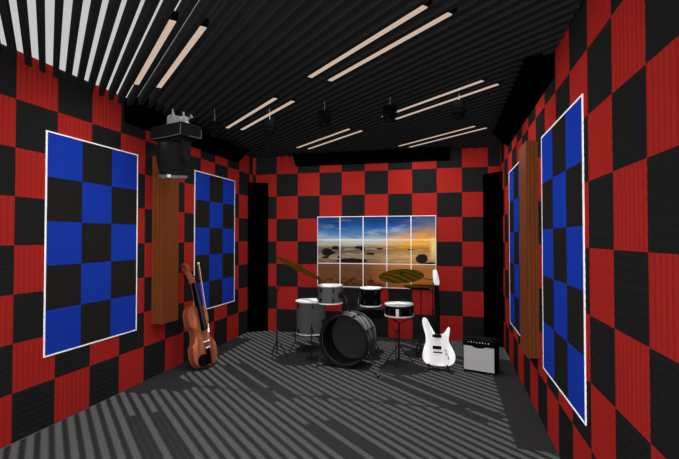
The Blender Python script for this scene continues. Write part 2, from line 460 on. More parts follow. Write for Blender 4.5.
# ------------------------------------------------------------------ lighting rail with hanging fixtures
RY, RZ = 11.2, 8.05
rail = MB().tube([(0, RY*T, RZ*T), (W*T, RY*T, RZ*T)], .012, 10)
struct(rail.build('lighting_rail', M['housing']))  # lighting rail above the slats, unseen but for its shadow on the floor
LIT = {l[0] for l in LIGHTS}
def gapy(x):
    # where, beside the rail, a stem at x passes between two slats without a light in them
    k = round((x*NR.x + RY*NR.y - GAP0)/PITCH)
    ks = [q for q in (k, k-1, k+1) if q not in LIT]
    return min(((GAP0 + q*PITCH - x*NR.x)/NR.y for q in ks), key=lambda y: abs(y-RY))

def spotlight(x, z, turn, lab):
    y = gapy(x)
    th = thing('spotlight', (x*T, y*T, RZ*T), lab, 'spotlight', 'small spotlights hanging from rail')
    zz = (z-RZ)*T                      # centre of the lamp body
    MB().tube([(0,(RY-y)*T,0), (0,0,-.004), (0,0,zz+.066)], .0034, 8).build('stem', M['stem'], th)
    c, s = math.cos(turn), math.sin(turn)
    a = Vector((c, s, 0)); bq = Vector((-s, c, 0))
    y = MB(); y.obox((0,0,zz+.062), a, bq, (0,0,1), .052, .012, .004)
    for k in (-1, 1): y.obox(a*k*.050+Vector((0,0,zz+.025)), a, bq, (0,0,1), .003, .012, .04)
    y.build('yoke', M['housing'], th)
    d = (bq*.35*-1 + Vector((0,0,-1))).normalized()
    o = Vector((0,0,zz+.045)); e1 = d.cross(a).normalized(); e0 = e1.cross(d)
    body = MB()
    for h0, h1, wd in ((0, .040, .036), (.038, .072, .042), (.070, .108, .038)):
        body.obox(o+d*(h0+h1)/2, e0, e1, d, wd, wd, (h1-h0)/2)
    hd = body.build('lamp_head', M['housing'], th, bevel=.004)
    MB().lathe(o, d, [(0,.1085),(.030,.1085),(.030,.112),(0,.114)], 20).build('lens', M['darkmetal'], hd, smooth=True)
spotlight(2.20, 7.22, .5, 'small black spotlight hanging nearest the big stage light')
spotlight(3.78, 7.22, .3, 'small black spotlight hanging in front of the left pair of lights')
spotlight(5.42, 7.32, .1, 'small black spotlight with pale stem hanging alone near ceiling centre')
spotlight(7.15, 7.35, -.2, 'small black spotlight with pale stem hanging at left end of right lights')
spotlight(8.87, 7.36, -.3, 'black spotlight hanging furthest right below the right pair of lights')

# big moving head stage light hanging at the left end of the rail
bx = .93
big = thing('stage_light', (bx*T, RY*T, RZ*T), 'large black stage light with round head and grey clamps hanging by left wall', 'stage light')
vx = Vector((.955, -.297, 0)); vy = Vector((.297, .955, 0)); up = Vector((0,0,1))
def zc(z): return (z+.13-RZ)*T
bb = MB().obox((.02,0,zc(7.02)), vx, vy, up, .205, .11, .058)
bo = bb.build('base_box', M['darkmetal'], big, bevel=.008)
zb = zc(7.02)-.050
oc = Vector((.02, 0, 0))
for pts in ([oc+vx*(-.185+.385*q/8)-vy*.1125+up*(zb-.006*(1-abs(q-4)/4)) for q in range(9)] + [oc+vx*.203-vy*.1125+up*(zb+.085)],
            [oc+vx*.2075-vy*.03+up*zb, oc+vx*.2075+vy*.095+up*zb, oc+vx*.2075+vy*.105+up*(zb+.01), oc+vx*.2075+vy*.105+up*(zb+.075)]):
    MB().tube(pts, .0028, 6).build('edge_line', M['edge'], bo)  # thin grey lines along the base box edges
yk = MB()
for s in (-1, 1):
    yk.prism([(-.05,0),(.05,0),(.04,-.19),(0,-.22),(-.04,-.19)], Vector((.01,0,zc(6.86)))+vx*s*.152, vy, up, vx, -.012, .012)
yk.obox((.01,0,zc(6.86)-.012), vx, vy, up, .164, .06, .02)
yk.build('yoke', M['darkmetal'], big, bevel=.006)
hc = Vector((.0, 0, zc(6.33))); hd_dir = (Vector((-.10, .14, -1))).normalized()
hm = MB().lathe(hc, hd_dir, [(0,-.15),(.07,-.148),(.110,-.12),(.132,-.07),(.136,0),(.132,.06),(.116,.11),(.112,.155),(.112,.175),(.100,.175),(.098,.16),(0,.158)], 36)
head = hm.build('lamp_head', M['darkmetal'], big, smooth=True)
MB().lathe(hc, hd_dir, [(.113,.150),(.118,.153),(.118,.172),(.113,.176)], 36, True).build('lens_ring', M['edge'], head, smooth=True)
MB().lathe(hc, hd_dir, [(0,.166),(.06,.163),(.097,.160),(.097,.158),(0,.158)], 30).build('lens', M['glass'], head, smooth=True)
q0 = hc + hd_dir*.176
MB().obox(q0 + vx*.030 - vy*.090, vx, vy, up, .048, .014, .012).build('lens_glint', M['lens'], head)  # white glint at the lens rim, painted as a pale strip
for q, (cx_, sc_) in enumerate(((-.03, 1.6), (.105, 1.15))):
    cl = MB(); o = Vector((cx_, 0, zc(7.02)+.058))
    o = vx*cx_ + Vector((.02, 0, zc(7.02)+.058))
    cl.prism([(-.062*sc_,0),(.062*sc_,0),(.05*sc_,.014),(.036*sc_,.026),(.034*sc_,.06*sc_),(.02,.066*sc_),(.016,.045*sc_),(-.016,.045*sc_),(-.02,.07*sc_),(-.036*sc_,.064*sc_),(-.038*sc_,.026),(-.05*sc_,.014)], o, vx, up, vy, -.02, .02)
    cl.tube([o+up*.045*sc_, o+up*(.10*sc_)], .008*sc_, 10)
    cl.tube([o+vx*.045*sc_+up*.035, o+vx*.085*sc_+up*.065], .006, 8)
    cl.tube([o+vx*.085*sc_+up*.065-vx*.012+up*.012, o+vx*.085*sc_+up*.065+vx*.012-up*.012], .008, 8)
    cl.build('clamp', M['grey'], big, bevel=.002)
pz_ = MB(); pz_.tube([vx*-.03*1+Vector((.02,0,zc(7.02)+.1)), (vx*-.03+Vector((.02,0,0)))], .008, 8)
pz_.build('hanging_post', M['housing'], big)

# ------------------------------------------------------------------ drums
def hoop_prof(r, h0, h1): return [(r+.001, h0), (r+.009, h0), (r+.010, (h0+h1)/2), (r+.009, h1), (r+.001, h1)]
def drum(name, c, r, z0, z1, shell, lab, cat, nl=6, rot=.3, hoopm='hoop', legs=None, extra=None, tilt=None, group=None):
    """upright drum; c is its centre in tiles, r radius, z0..z1 height (tiles)"""
    th = thing(name, (c[0]*T, c[1]*T, z0*T), lab, cat, group)
    h = (z1-z0)*T; R = r*T-.012
    sh = MB().lathe((0,0,0), (0,0,1), [(R,.008),(R,h-.008),(R-.006,h-.008),(R-.006,.008)], 40, True)
    sh.build('shell', M[shell], th, smooth=True)
    MB().lathe((0,0,0), (0,0,1), [(0,h-.004),(R-.02,h-.004),(R,h-.006),(R+.001,h-.010),(0,h-.010)], 40).build('batter_head', M['skin'], th, smooth=True)
    MB().lathe((0,0,0), (0,0,1), [(0,.008),(R,.008),(R,.004),(0,.004)], 40).build('resonant_head', M['skin'], th, smooth=True)
    MB().lathe((0,0,0), (0,0,1), hoop_prof(R, h-.007, h+.005), 40, True).build('hoop', M[hoopm], th, smooth=True)
    MB().lathe((0,0,0), (0,0,1), hoop_prof(R, -.004, .007), 40, True).build('hoop', M[hoopm], th, smooth=True)
    for k in range(nl):
        t = rot + 2*PI*k/nl; d = Vector((math.cos(t), math.sin(t), 0)); s = Vector((-d.y, d.x, 0))
        for zz, z2 in (((.045, .008), (h-.045, h-.005)) if h > .15 else ((h/2, h-.005),)):
            lm = MB().obox(d*(R+.007)+up*zz, d, s, up, .008, .009, .018 if h > .15 else h*.26)
            lm.tube([d*(R+.009)+up*zz, d*(R+.009)+up*z2], .0025, 6)
            lm.build('lug', M['lug' if shell != 'shellblack' else 'chrome_dark'], th)
    return th, R, h
M['chrome_dark'] = mat('dull_dark_chrome', (.012, .012, .012), .5, spec=.1)

# bass drum, axis pointing to the room front, open front hoop
kc = Vector((5.31, 13.81, .862))*T; ka = Vector((.165, .986, 0)).normalized()
KR, KD = .85*T, .98*T
kick = thing('bass_drum', (kc.x, kc.y, 0), 'large grey bass drum on its side with open dark front and two spur legs', 'bass drum')
o = Vector((0, 0, kc.z)); R = KR-.02
MB().lathe(o, ka, [(R,.03),(R,KD-.03),(R-.007,KD-.03),(R-.007,.03)], 56, True).build('shell', M['shell'], kick, smooth=True)
MB().lathe(o, ka, [(R-.0075,.032),(R-.0085,.032),(R-.0085,KD-.034),(R-.0075,KD-.034)], 56, True).build('shell_lining', M['kickin'], kick, smooth=True)
MB().lathe(o, ka, [(R+.002,0),(R+.012,0),(R+.014,.015),(R+.012,.030),(R+.002,.030),(R-.004,.03),(R-.004,.0)], 56, True).build('front_hoop', M['kickin'], kick, smooth=True)
MB().lathe(o, ka, [(R+.002,KD-.032),(R+.012,KD-.032),(R+.014,KD-.016),(R+.012,KD),(R+.002,KD)], 56, True).build('rear_hoop', M['shell'], kick, smooth=True)
MB().lathe(o, ka, [(0,KD-.02),(R-.002,KD-.028),(R-.002,KD-.024),(0,KD-.016)], 56).build('rear_head', M['kickskin'], kick, smooth=True)
_, ku, kv = basis(ka)
for k in range(8):
    t = .35 + 2*PI*k/8; d = ku*math.cos(t)+kv*math.sin(t); s = ka.cross(d)
    for hh, h2 in ((.095, .03), (KD-.095, KD-.03)):
        lm = MB().obox(o+d*(R+.008)+ka*hh, d, s, ka, .009, .010, .022)
        lm.tube([o+d*(R+.013)+ka*h2, o+d*(R+.013)+ka*hh], .003, 6)
        lm.build('lug', M['lug'], kick)
for foot, side in (((4.47, 13.78), -1), ((6.57, 13.14), 1)):
    top = o + ka*.09 + Vector((ka.y, -ka.x, 0))*side*(R*.93) + up*(-R*.36)
    ft = Vector((foot[0]*T-kc.x, foot[1]*T-kc.y, .008))
    sp_ = MB().tube([top, ft], [.009, .007], 8).build('spur_leg', M['black_gloss'], kick)
    MB().lathe(ft-up*.008, (0,0,1), [(0,0),(.010,0),(.009,.016),(0,.018)], 10).build('rubber_foot', M['black_gloss'], sp_)

th, R, h = drum('rack_tom', (4.65, 14.73), .445, 1.93, 2.53, 'shell', 'grey rack tom drum with white head above left of bass drum', 'tom drum', rot=-2.1, group='rack toms')
am = MB(); tp = Vector((.135*1.0, .0, .09)); kt = Vector((5.46-4.65, 14.25-14.73, 1.72-1.93))*T
am.obox((R*.93, -R*.36, .085), (.93,-.36,0), (.36,.93,0), up, .014, .02, .025)
am.tube([(R*.95, -R*.36, .085), (R*1.35, -R*.45, .085), (kt.x-.03, kt.y, .03), kt], .009, 8)
am.build('mount_arm', M['black_gloss'], th)
th, R, h = drum('rack_tom', (5.97, 15.26), .385, 1.81, 2.42, 'shellblack', 'black rack tom drum with white hoops above throne behind bass drum', 'tom drum', rot=.1, group='rack toms')
am = MB(); kt = Vector((5.62-5.97, 14.62-15.26, 1.70-1.81))*T
am.obox((-R*.8, -R*.6, .09), (-.8,-.6,0), (.6,-.8,0), up, .014, .02, .025)
am.tube([(-R*.85, -R*.62, .09), (-R*1.1, -R*.85, .085), (kt.x+.01, kt.y+.02, .03), kt], .009, 8)
am.build('mount_arm', M['black_gloss'], th)
th, R, h = drum('floor_tom', (3.59, 15.94), .585, .62, 1.80, 'shell', 'big grey floor tom drum on legs beside left of bass drum', 'floor tom', rot=-2.2)
for t in (-2.55, -.35, 1.4):
    d = Vector((math.cos(t), math.sin(t), 0)); z = -.62*T
    lg_ = MB().tube([d*(R+.016)+up*.16, d*(R+.016)+up*(z+.09), d*(R+.075)+up*(z+.008)], .005, 8).build('leg', M['black_gloss'], th)
    MB().lathe(d*(R+.075)+up*z, (0,0,1), [(0,0),(.010,0),(.009,.016),(0,.018)], 10).build('rubber_foot', M['black_gloss'], lg_)
    MB().obox(d*(R+.010)+up*.14, d, Vector((-d.y,d.x,0)), up, .012, .014, .03).build('leg_bracket', M['lug'], th)
snc = (7.0, 14.8)
th, R, h = drum('snare_drum', snc, .49, 1.59, 1.96, 'shellblack', 'black snare drum with white hoops on stand at right of bass drum', 'snare drum', nl=8, rot=.2)
MB().obox((.0,-R-.012,h/2-.01), (1,0,0), (0,1,0), up, .014, .010, .035).build('snare_strainer', M['hoop'], th)

def tripod(th, h, r=.13, ang=.4, z=.17):
    for k in range(3):
        t = ang+2*PI*k/3; d = Vector((math.cos(t), math.sin(t), 0))
        lg_ = MB().tube([d*.012+up*z, d*r+up*.010], .005, 8).build('leg', M['black_gloss'], th)
        MB().lathe(d*r, (0,0,1), [(0,0),(.009,0),(.008,.014),(0,.016)], 10).build('rubber_foot', M['black_gloss'], lg_)
# snare stand
st = thing('snare_stand', (snc[0]*T, (snc[1]-.02)*T, 0), 'black snare stand with slim pole under the black snare drum', 'drum stand')
zt = 1.59*T-.022
MB().tube([(0,0,.03),(0,0,zt-.05)], .009, 10).build('pole', M['black_gloss'], st)
MB().tube([(-.032,-.0,.03),(-.032,0,.33)], .004, 8).tube([(-.032,0,.33),(-.006,0,.33)],.004,8).tube([(-.032,0,.05),(-.006,0,.05)],.004,8).build('brace', M['black_gloss'], st)
MB().lathe((0,0,.30),(0,0,1),[(.009,0),(.016,.004),(.016,.036),(.009,.04)],12).tube([(-.01,0,.32),(-.05,0,.33)],.006,8).build('height_clamp', M['black_gloss'], st)
bs = MB()
for k in range(3):
    t = .3+2*PI*k/3; d = Vector((math.cos(t), math.sin(t), 0))
    bs.tube([up*(zt-.055), d*.10+up*(zt-.02), d*.155+up*(zt-.006), d*.168+up*(zt+.02)], .005, 8)
bs.build('basket', M['black_gloss'], st); tripod(st, 0, .15, .5)

# throne
tn = thing('drum_throne', (5.80*T, 15.98*T, 0), 'round black padded drum stool behind bass drum', 'stool')
MB().lathe((0,0,1.27*T), (0,0,1), [(0,0),(.13,0),(.160,.02),(.166,.06),(.160,.10),(.13,.112),(0,.115)], 32).build('seat', M['leather'], tn, smooth=True)
MB().tube([(0,0,.12),(0,0,1.27*T)], .014, 12).build('post', M['black_gloss'], tn)
tripod(tn, 0, .2, 1.2, .2)

# cymbals and stands
def cymbal(name, c, r, normal, lab, grp='crash cymbals', cat='cymbal'):
    th = thing(name, Vector(c)*T, lab, cat, grp)
    a = Vector(normal).normalized(); R = r*T
    pr = [(.006,.018),(.02,.017),(.034,.008),(.04,.004),(R*.6,-.003),(R,-.012),(R,-.0135),(R*.6,-.0045),(.04,.0025),(.03,.007),(.02,.0155),(.006,.0165)]
    MB().lathe((0,0,0), a, pr, 56, True).build('plate', M['brass'], th, smooth=True)
    MB().lathe((0,0,0), a, [(0,.019),(.014,.019),(.014,.027),(.006,.029),(.006,.043),(0,.043)], 14).build('wing_nut', M['black_gloss'], th)
    return th
vv = (Vector((3.60, 14.62, 3.13)) - Vector((8.567, 0, 4.152))).normalized()
_r = vv.cross(up).normalized(); _u = _r.cross(vv)
el_ = _r*math.cos(math.radians(27.5)) - _u*math.sin(math.radians(27.5))      # the long axis as it tips
nl = (el_.cross(vv).normalized()*-1); nl = nl if nl.z > 0 else -nl
nl = (nl - vv*.095).normalized()
cymbal('crash_cymbal', (3.60, 14.62, 3.13), .90, nl, 'large dark brass cymbal tilted steeply, high above floor tom')
nr = Vector((-.03, -.235, .97)).normalized()
cymbal('crash_cymbal', (7.13, 14.24, 2.98), .72, nr, 'dark brass cymbal tilted toward viewer above the black snare drum')
hhc = Vector((7.635, 16.20, 2.39))
hh = thing('hi_hat_cymbals', hhc*T, 'pair of level dark brass cymbals beside white guitar neck', 'cymbal')
R = .61*T
MB().lathe((0,0,.014), up, [(.006,.018),(.03,.014),(.045,.004),(R*.6,.001),(R,-.004),(R,-.0055),(R*.6,-.0005),(.045,.0025),(.006,.0165)], 48, True).build('top_plate', M['brass'], hh, smooth=True)
MB().lathe((0,0,-.008), -up, [(.006,.018),(.03,.014),(.045,.004),(R*.6,.001),(R,-.004),(R,-.0055),(R*.6,-.0005),(.045,.0025),(.006,.0165)], 48, True).build('bottom_plate', M['brass'], hh, smooth=True)
def stand(name, base, ztop, lab, cat='cymbal stand', boom=None, r=.008, ang=.4, cw=False):
    th = thing(name, (base[0]*T, base[1]*T, 0), lab, cat, 'cymbal stands' if name == 'cymbal_stand' else None)
    z = ztop*T
    MB().tube([(0,0,.03),(0,0,z*.55),(0,0,z*.55),(0,0,z)], [r, r, r*.7, r*.7], 10).build('pole', M['black_gloss'], th)
    MB().lathe((0,0,z*.55-.015), up, [(r,0),(.014,.003),(.014,.03),(r*.7,.034)], 12).build('height_clamp', M['black_gloss'], th)
    if boom:
        p = Vector((0,0,z-.01)); q = (Vector(boom) - Vector((base[0], base[1], 0)))*T
        d = (q-p).normalized()
        bm_ = MB().tube([p-d*.10, q], .0035, 8); bm_.lathe(p, d, [(0,-.018),(.012,-.018),(.012,.018),(0,.018)], 12)
        bo_ = bm_.build('boom_arm', M['black_gloss'], th)
        if cw: MB().lathe(p-d*.10, d, [(0,-.03),(.014,-.03),(.014,.01),(0,.01)], 12).build('counterweight', M['grey'], bo_)
    tripod(th, 0, .11, ang)
    return th
stand('cymbal_stand', (2.77, 14.59), 2.35, 'slim black boom stand left of floor tom holding the steeply tilted cymbal', boom=Vector((3.60,14.62,3.13))-nl*.05)
stand('cymbal_stand', (8.03, 17.0), 2.62, 'black boom stand behind white guitar neck holding the cymbal over snare', boom=Vector((7.13,14.24,2.98))-nr*.05, cw=True, ang=1.3)
hs = stand('hi_hat_stand', (hhc.x, hhc.y), hhc.z-.07, 'slim black stand with foot pedal under the pair of level cymbals', 'cymbal stand', ang=.1)
MB().box((-.035,-.16,.012), (.035,.02,.02)).box((-.03,.01,.004),(.03,.022,.05)).build('pedal', M['black_gloss'], hs)
# short mic stand in front of the floor tom
ms = thing('metal_stand', (4.0*T, 14.7*T, 0), 'short thin black stand between floor tom and bass drum', 'stand')
MB().tube([(0,0,.02),(0,0,.28),(0,0,.28),(0,0,1.26*T)], [.006,.006,.004,.004], 8).build('pole', M['black_gloss'], ms)
MB().lathe((0,0,.29),up,[(.005,0),(.012,.003),(.012,.035),(.004,.04)],10).build('height_clamp', M['black_gloss'], ms)
MB().lathe((0,0,0),up,[(0,0),(.07,0),(.07,.006),(.02,.014),(.008,.02),(0,.02)],24).build('base', M['black_gloss'], ms)

# ------------------------------------------------------------------ electric guitar on its stand
# frame: g_s = across the face, g_a = up the neck, g_n = out of the face
gb = Vector((8.28, 14.30, .15))*T
g_n = Vector((-.10, -.975, .0)).normalized()
lean = math.radians(6)
g_s = Vector((-g_n.y, g_n.x, 0)); 
if g_s.x < 0: g_s = -g_s
g_a = (up*math.cos(lean) - g_n*math.sin(lean)).normalized(); g_a = (g_a - g_s*.030).normalized()
g_nn = g_s.cross(g_a).normalized()
if g_nn.dot(g_n) < 0: g_nn = -g_nn
gt = thing('electric_guitar', gb, 'white electric guitar with black neck upright on a stand beside amplifier', 'guitar')
def G(x, y, z=0): return g_s*x + g_a*y + g_nn*z
K = .00136
out = [(72,58),(64,62),(58,78),(60,105),(68,135),(78,170),(82,200),(80,228),(70,260),(60,292),(55,325),(62,355),(85,374),(120,382),(165,385),(210,383),(250,373),(275,352),(283,322),(276,288),(262,260),(248,235),(240,205),(245,170),(250,140),(246,120),(237,117),(228,130),(215,150),(196,165),(165,168),(138,158),(126,135),(112,112),(100,88),(88,66)]
poly = [((x-165)*K, (385-y)*K) for x, y in out]
poly = spline(poly, 3)
body = MB().prism(poly, (0,0,0), g_s, g_a, g_nn, -.021, .021)
bo = body.build('body', M['guitar'], gt, bevel=.006, smooth=True)
for y0, y1, hw in ((170,190,.042), (248,270,.041)):
    MB().obox(G(-.006, (385-(y0+y1)/2)*K, .024), g_s, g_a, g_nn, hw, (y1-y0)*K/2, .005).build('pickup', M['ebony'], gt, bevel=.002)
MB().obox(G(0, (385-292)*K, .025), g_s, g_a, g_nn, .041, .0045, .006).build('bridge', M['ebony'], gt)
for x, y in ((218,275),(222,300)):
    MB().lathe(G((x-165)*K, (385-y)*K, .021), g_nn, [(0,.016),(.009,.016),(.011,0),(0,0)], 16).build('knob', M['chrome'], gt)
MB().obox(G((236-165)*K, (385-325)*K, .024), g_s, g_a, g_nn, .004, .012, .005).build('switch', M['ebony'], gt)
yN0, yN1 = (385-168)*K, (3.16-.15)*T - .155
nk = MB()
nk.prism([(-.027, yN0),(.027, yN0),(.0215, yN1),(-.0215, yN1)], (0,0,0), g_s, g_a, g_nn, .019, .027)
nk.build('fretboard', M['ebony'], gt)
MB().prism([(-.026, yN0-.03),(.026, yN0-.03),(.021, yN1),(-.021, yN1)], (0,0,0), g_s, g_a, g_nn, .0, .0188).build('neck', M['ebony'], gt)
fr_ = MB()
for k in range(1, 21):
    y = yN1 - (yN1-yN0+.36)*(1-2**(-k/12))
    if y > yN0+.005: fr_.obox(G(0, y, .0275), g_s, g_a, g_nn, .022, .001, .0008)
fr_.build('frets', M['darkmetal'], gt)
hp = [(-.022, yN1),(.024, yN1),(.029, yN1+.030),(.019, yN1+.09),(.004, yN1+.148),(-.022, yN1+.152),(-.034, yN1+.135),(-.030, yN1+.06)]
MB().prism(hp, (0,0,0), g_s, g_a, g_nn, .006, .022).build('headstock', M['guitar'], gt, bevel=.003)
for k in range(6):
    x = -.027-.0005*k
    MB().tube([G(x, yN1+.03+k*.019, .012), G(x-.014, yN1+.03+k*.019, .012)], .004, 8).build('tuner', M['chrome'], gt)
ss = MB()
for k in range(6):
    x = (k-2.5)
    ss.tube([G(x*.010, (385-292)*K, .033), G(x*.0068, yN1, .031), G(x*.006, yN1+.03+k*.018, .024)], .0005, 4)
ss.build('strings', M['darkmetal'], gt)
# stand
gs_ = thing('guitar_stand', (gb.x, gb.y+.06, 0), 'low black guitar stand with two splayed feet under white guitar', 'guitar stand')
def S(v): return Vector(v) - Vector((0, .06, gb.z*-1)) - Vector((0,0,0))
off = Vector((gb.x, gb.y, gb.z)) - Vector((gb.x, gb.y+.06, 0))
for sx in (-1, 1):
    pz = off + G(sx*.085, -.016, -.03)
    crad = off + G(sx*.085, -.010, .030)
    m_ = MB().tube([off+G(sx*.045, .10, -.05), pz, pz+Vector((0,0,-.004)), crad, crad+g_a*.028], .0065, 8).build('cradle_arm', M['black_gloss'], gs_)
    foot = Vector((sx*.125, -.155, .009))
    lg_ = MB().tube([off+G(sx*.06, .02, -.05), foot], .0085, 8).build('leg', M['black_gloss'], gs_)
    MB().lathe(foot-up*.009, up, [(0,0),(.011,0),(.011,.016),(0,.018)], 10).build('rubber_foot', M['black_gloss'], lg_)
bk = Vector((0, .13, .009))
MB().tube([off+G(0,.10,-.05), bk], .008, 8).build('rear_leg', M['black_gloss'], gs_)
MB().tube([off+G(-.06,.02,-.05), off+G(-.045,.10,-.05), off+G(.045,.10,-.05), off+G(.06,.02,-.05)], .008, 8).build('cross_bar', M['black_gloss'], gs_)

# ------------------------------------------------------------------ amplifier
p0, p1 = Vector((9.02, 14.46, 0))*T, Vector((9.95, 14.14, 0))*T
aw = (p1-p0).length; ax_ = (p1-p0).normalized(); ay_ = Vector((-ax_.y, ax_.x, 0)); ad = .55*T; ah = .985*T
amp = thing('guitar_amplifier', (p0+p1)/2 + ay_*ad/2, 'small black guitar amplifier with grey grille on floor by right corner', 'amplifier')
def A(x, y, z): return ax_*x + ay_*(y-ad/2) + up*z
fz = .012
cb = MB()
t_ = .008
fd = .026
sec = [(0, 0), (ad, 0), (ad, ah), (.03, ah), (0, ah-.035)]
cb.prism([(y, z) for y, z in sec], A(-aw/2,0,fz), ay_, up, ax_, 0, t_)
cb.prism([(y, z) for y, z in sec], A(aw/2-t_,0,fz), ay_, up, ax_, 0, t_)
cb.obox(A(0, ad/2, fz+t_/2), ax_, ay_, up, aw/2-t_, ad/2, t_/2)
cb.obox(A(0, ad/2+.015, fz+ah-t_/2), ax_, ay_, up, aw/2-t_, ad/2-.015, t_/2)
cb.obox(A(0, ad/2+fd/2, fz+ah/2), ax_, ay_, up, aw/2-t_, ad/2-fd/2, ah/2-t_)
cb.build('cabinet', M['tolex'], amp, bevel=.003)
gz1 = fz+ah-.066
MB().obox(A(0, fd/2+.001, (fz+t_+gz1)/2), ax_, ay_, up, aw/2-t_-.001, fd/2-.003, (gz1-fz-t_)/2).build('grille', M['cloth'], amp)
# header with a dip in the middle of its lower edge
hw = aw/2-t_-.001
lower = [(-hw,0),(-hw*.45,0)] + [(-hw*.45+hw*.9*q/8, -.016*math.sin(PI*q/8)**.6) for q in range(1,8)] + [(hw*.45,0),(hw,0)]
hd_poly = lower + [(hw, .055), (-hw, .055)]
MB().prism(hd_poly, A(0,0,gz1), ax_, up, ay_, .001, fd).build('control_panel', M['tolex'], amp)
pn = Vector((0,-.035,.03)); sl = (ay_*.03+up*.035).normalized(); nn_ = (sl.cross(ax_)).normalized()
if nn_.dot(ay_) > 0: nn_ = -nn_
for k in range(8):
    x = -hw*.66 + k*hw*1.32/7.0
    c0 = A(x, .0, gz1+.036)
    kn = MB().lathe(c0, -ay_, [(0,0),(.009,0),(.008,.008),(0,.008)], 12).build('knob', M['tolex'], amp)
    MB().obox(c0-ay_*.0085+up*(.004 if k % 3 else .001), ax_, up, ay_, .0030, .0046 if k % 2 else .0030, .0006).build('pointer', M['mark'], kn)
MB().tube([A(-.06,ad/2,fz+ah),A(-.055,ad/2,fz+ah+.016),A(0,ad/2,fz+ah+.020),A(.055,ad/2,fz+ah+.016),A(.06,ad/2,fz+ah)], .005, 8).build('handle', M['tolex'], amp)
for sx in (-1, 1):
    for sy in (0.02, ad-.02):
        MB().lathe(A(sx*(aw/2-.025), sy, 0), up, [(0,0),(.011,0),(.010,fz+.001),(0,fz+.001)], 10).build('rubber_foot', M['black_gloss'], amp)

# ------------------------------------------------------------------ violin leaning on the left wall, and its bow
vb = Vector((1.0, 12.93, .02))*T; vtop = Vector((.27, 12.83, 3.27))*T
va = (vtop-vb).normalized(); VL = (vtop-vb).length
vn = Vector((.975, -.20, 0)); vn = (vn - va*vn.dot(va)).normalized(); vs_ = va.cross(vn).normalized()
if vs_.y < 0: vs_ = -vs_              # vs_ points to the viewer's right
vio = thing('violin', vb, 'reddish brown violin with black chin rest leaning against left wall', 'violin')
def Vn(x, y, z=0): return vs_*x + va*y + vn*z
bl = VL*.60; hw_ = bl*.262
half = [(0,0),(.35,.005),(.68,.035),(.92,.11),(1.0,.21),(.97,.30),(.88,.36),(.80,.385),(.70,.43),(.60,.50),(.57,.56),(.62,.625),(.74,.675),(.80,.70),(.83,.78),(.80,.87),(.66,.945),(.40,.985),(.14,1.0)]
rp = spline([(x*hw_, y*bl) for x, y in half], 3, closed=False)
outl = rp + [(-x, y) for x, y in reversed(rp) if x > 1e-6]
rb = MB().prism([(x*.955, bl*.012+y*.976) for x, y in outl], (0,0,0), vs_, va, vn, -.030, .030)
vbody = rb.build('body', M['violindark'], vio, smooth=True)
def plate(z0, sgn, name):
    m = MB(); n = len(outl); rings = []
    cy = bl*.5
    for q, (s, hgt) in enumerate(((1, 0), (1, .006), (.93, .008), (.78, .018), (.55, .028), (.3, .034), (.05, .036))):
        rings.append([Vn(x*s, (y if s == 1 else cy*(1-s)+y*s), z0+sgn*hgt) for x, y in outl])
    vsx = [p for r_ in rings for p in r_]; fs = []
    for i in range(len(rings)-1):
        for k in range(n): fs.append((i*n+k, i*n+(k+1)%n, (i+1)*n+(k+1)%n, (i+1)*n+k))
    fs.append(tuple(range(n))); fs.append(tuple((len(rings)-1)*n+k for k in range(n)))
    m.add(vsx, fs); return m.build(name, M['violin'], vio, smooth=True)
plate(.0302, 1, 'top_plate'); plate(-.0302, -1, 'back_plate')
zf = .066
neck0, neck1 = bl*.985, VL*.815
MB().prism([(-.022, neck0-.02),(.022, neck0-.02),(.016, neck1),(-.016, neck1)], (0,0,0), vs_, va, vn, .034, .054).build('neck', M['violindark'], vio, bevel=.006)
MB().prism([(-.036, bl*.58),(.036, bl*.58),(.026, neck1),(-.026, neck1)], (0,0,0), vs_, va, vn, zf+.008, zf+.022).build('fingerboard', M['ebony'], vio, bevel=.002)
MB().prism([(-.030, bl*.985),(.030, bl*.985),(.022, neck1),(-.022, neck1)], (0,0,0), vs_, va, vn, .0545, zf+.0075).build('fingerboard_root', M['ebony'], vio)
# pegbox and scroll, curving back
pb = MB()
pts = [Vn(0, neck1-.01, .050), Vn(0, neck1+.05, .040), Vn(0, neck1+.10, .020), Vn(0, neck1+.135, -.004)]
pb.tube(pts, [.034,.034,.030,.026], 10)
hd2 = pb.build('pegbox', M['violindark'], vio, smooth=True)
sc = MB(); cc = Vn(0, neck1+.140, -.008)
pts = []; rs = []
for q in range(26):
    t = q/25; ang = -.6 + t*2*PI*1.45; rr = .050*(1-.78*t)
    pts.append(cc + (va*math.cos(ang) + vn*math.sin(ang))*rr); rs.append(.024*(1-.35*t))
sc.tube(pts, rs, 8); sc.tube([cc-vs_*.040, cc+vs_*.040], .017, 12)
sc.build('scroll', M['violindark'], hd2, smooth=True)
for k, sd in enumerate((1,-1,1,-1)):
    p_ = Vn(0, neck1+.012+k*.022, .048-k*.008)
    MB().tube([p_-vs_*sd*.026, p_+vs_*sd*.045], .0045, 8).tube([p_+vs_*sd*.045, p_+vs_*sd*.062], [.0065,.010], 8).build('peg', M['ebony'], vio)
MB().prism([(-.036,0),(-.024,0),(-.014,.014),(.014,.014),(.024,0),(.036,0),(.032,.024),(.020,.033),(-.020,.033),(-.032,.024)], Vn(0, bl*.40, zf-.004), vs_, vn, va, -.003, .003).build('bridge', M['ivory'], vio)
MB().prism([(-.012, bl*.03),(.012, bl*.03),(.026, bl*.27),(.024, bl*.30),(-.024, bl*.30),(-.026, bl*.27)], (0,0,0), vs_, va, vn, zf-.006, zf+.010).build('tailpiece', M['ebony'], vio, bevel=.003)
MB().obox(Vn(0, bl*.30, zf+.0105), vs_, va, vn, .026, .006, .003).build('tailpiece_fret', M['ivory'], vio)
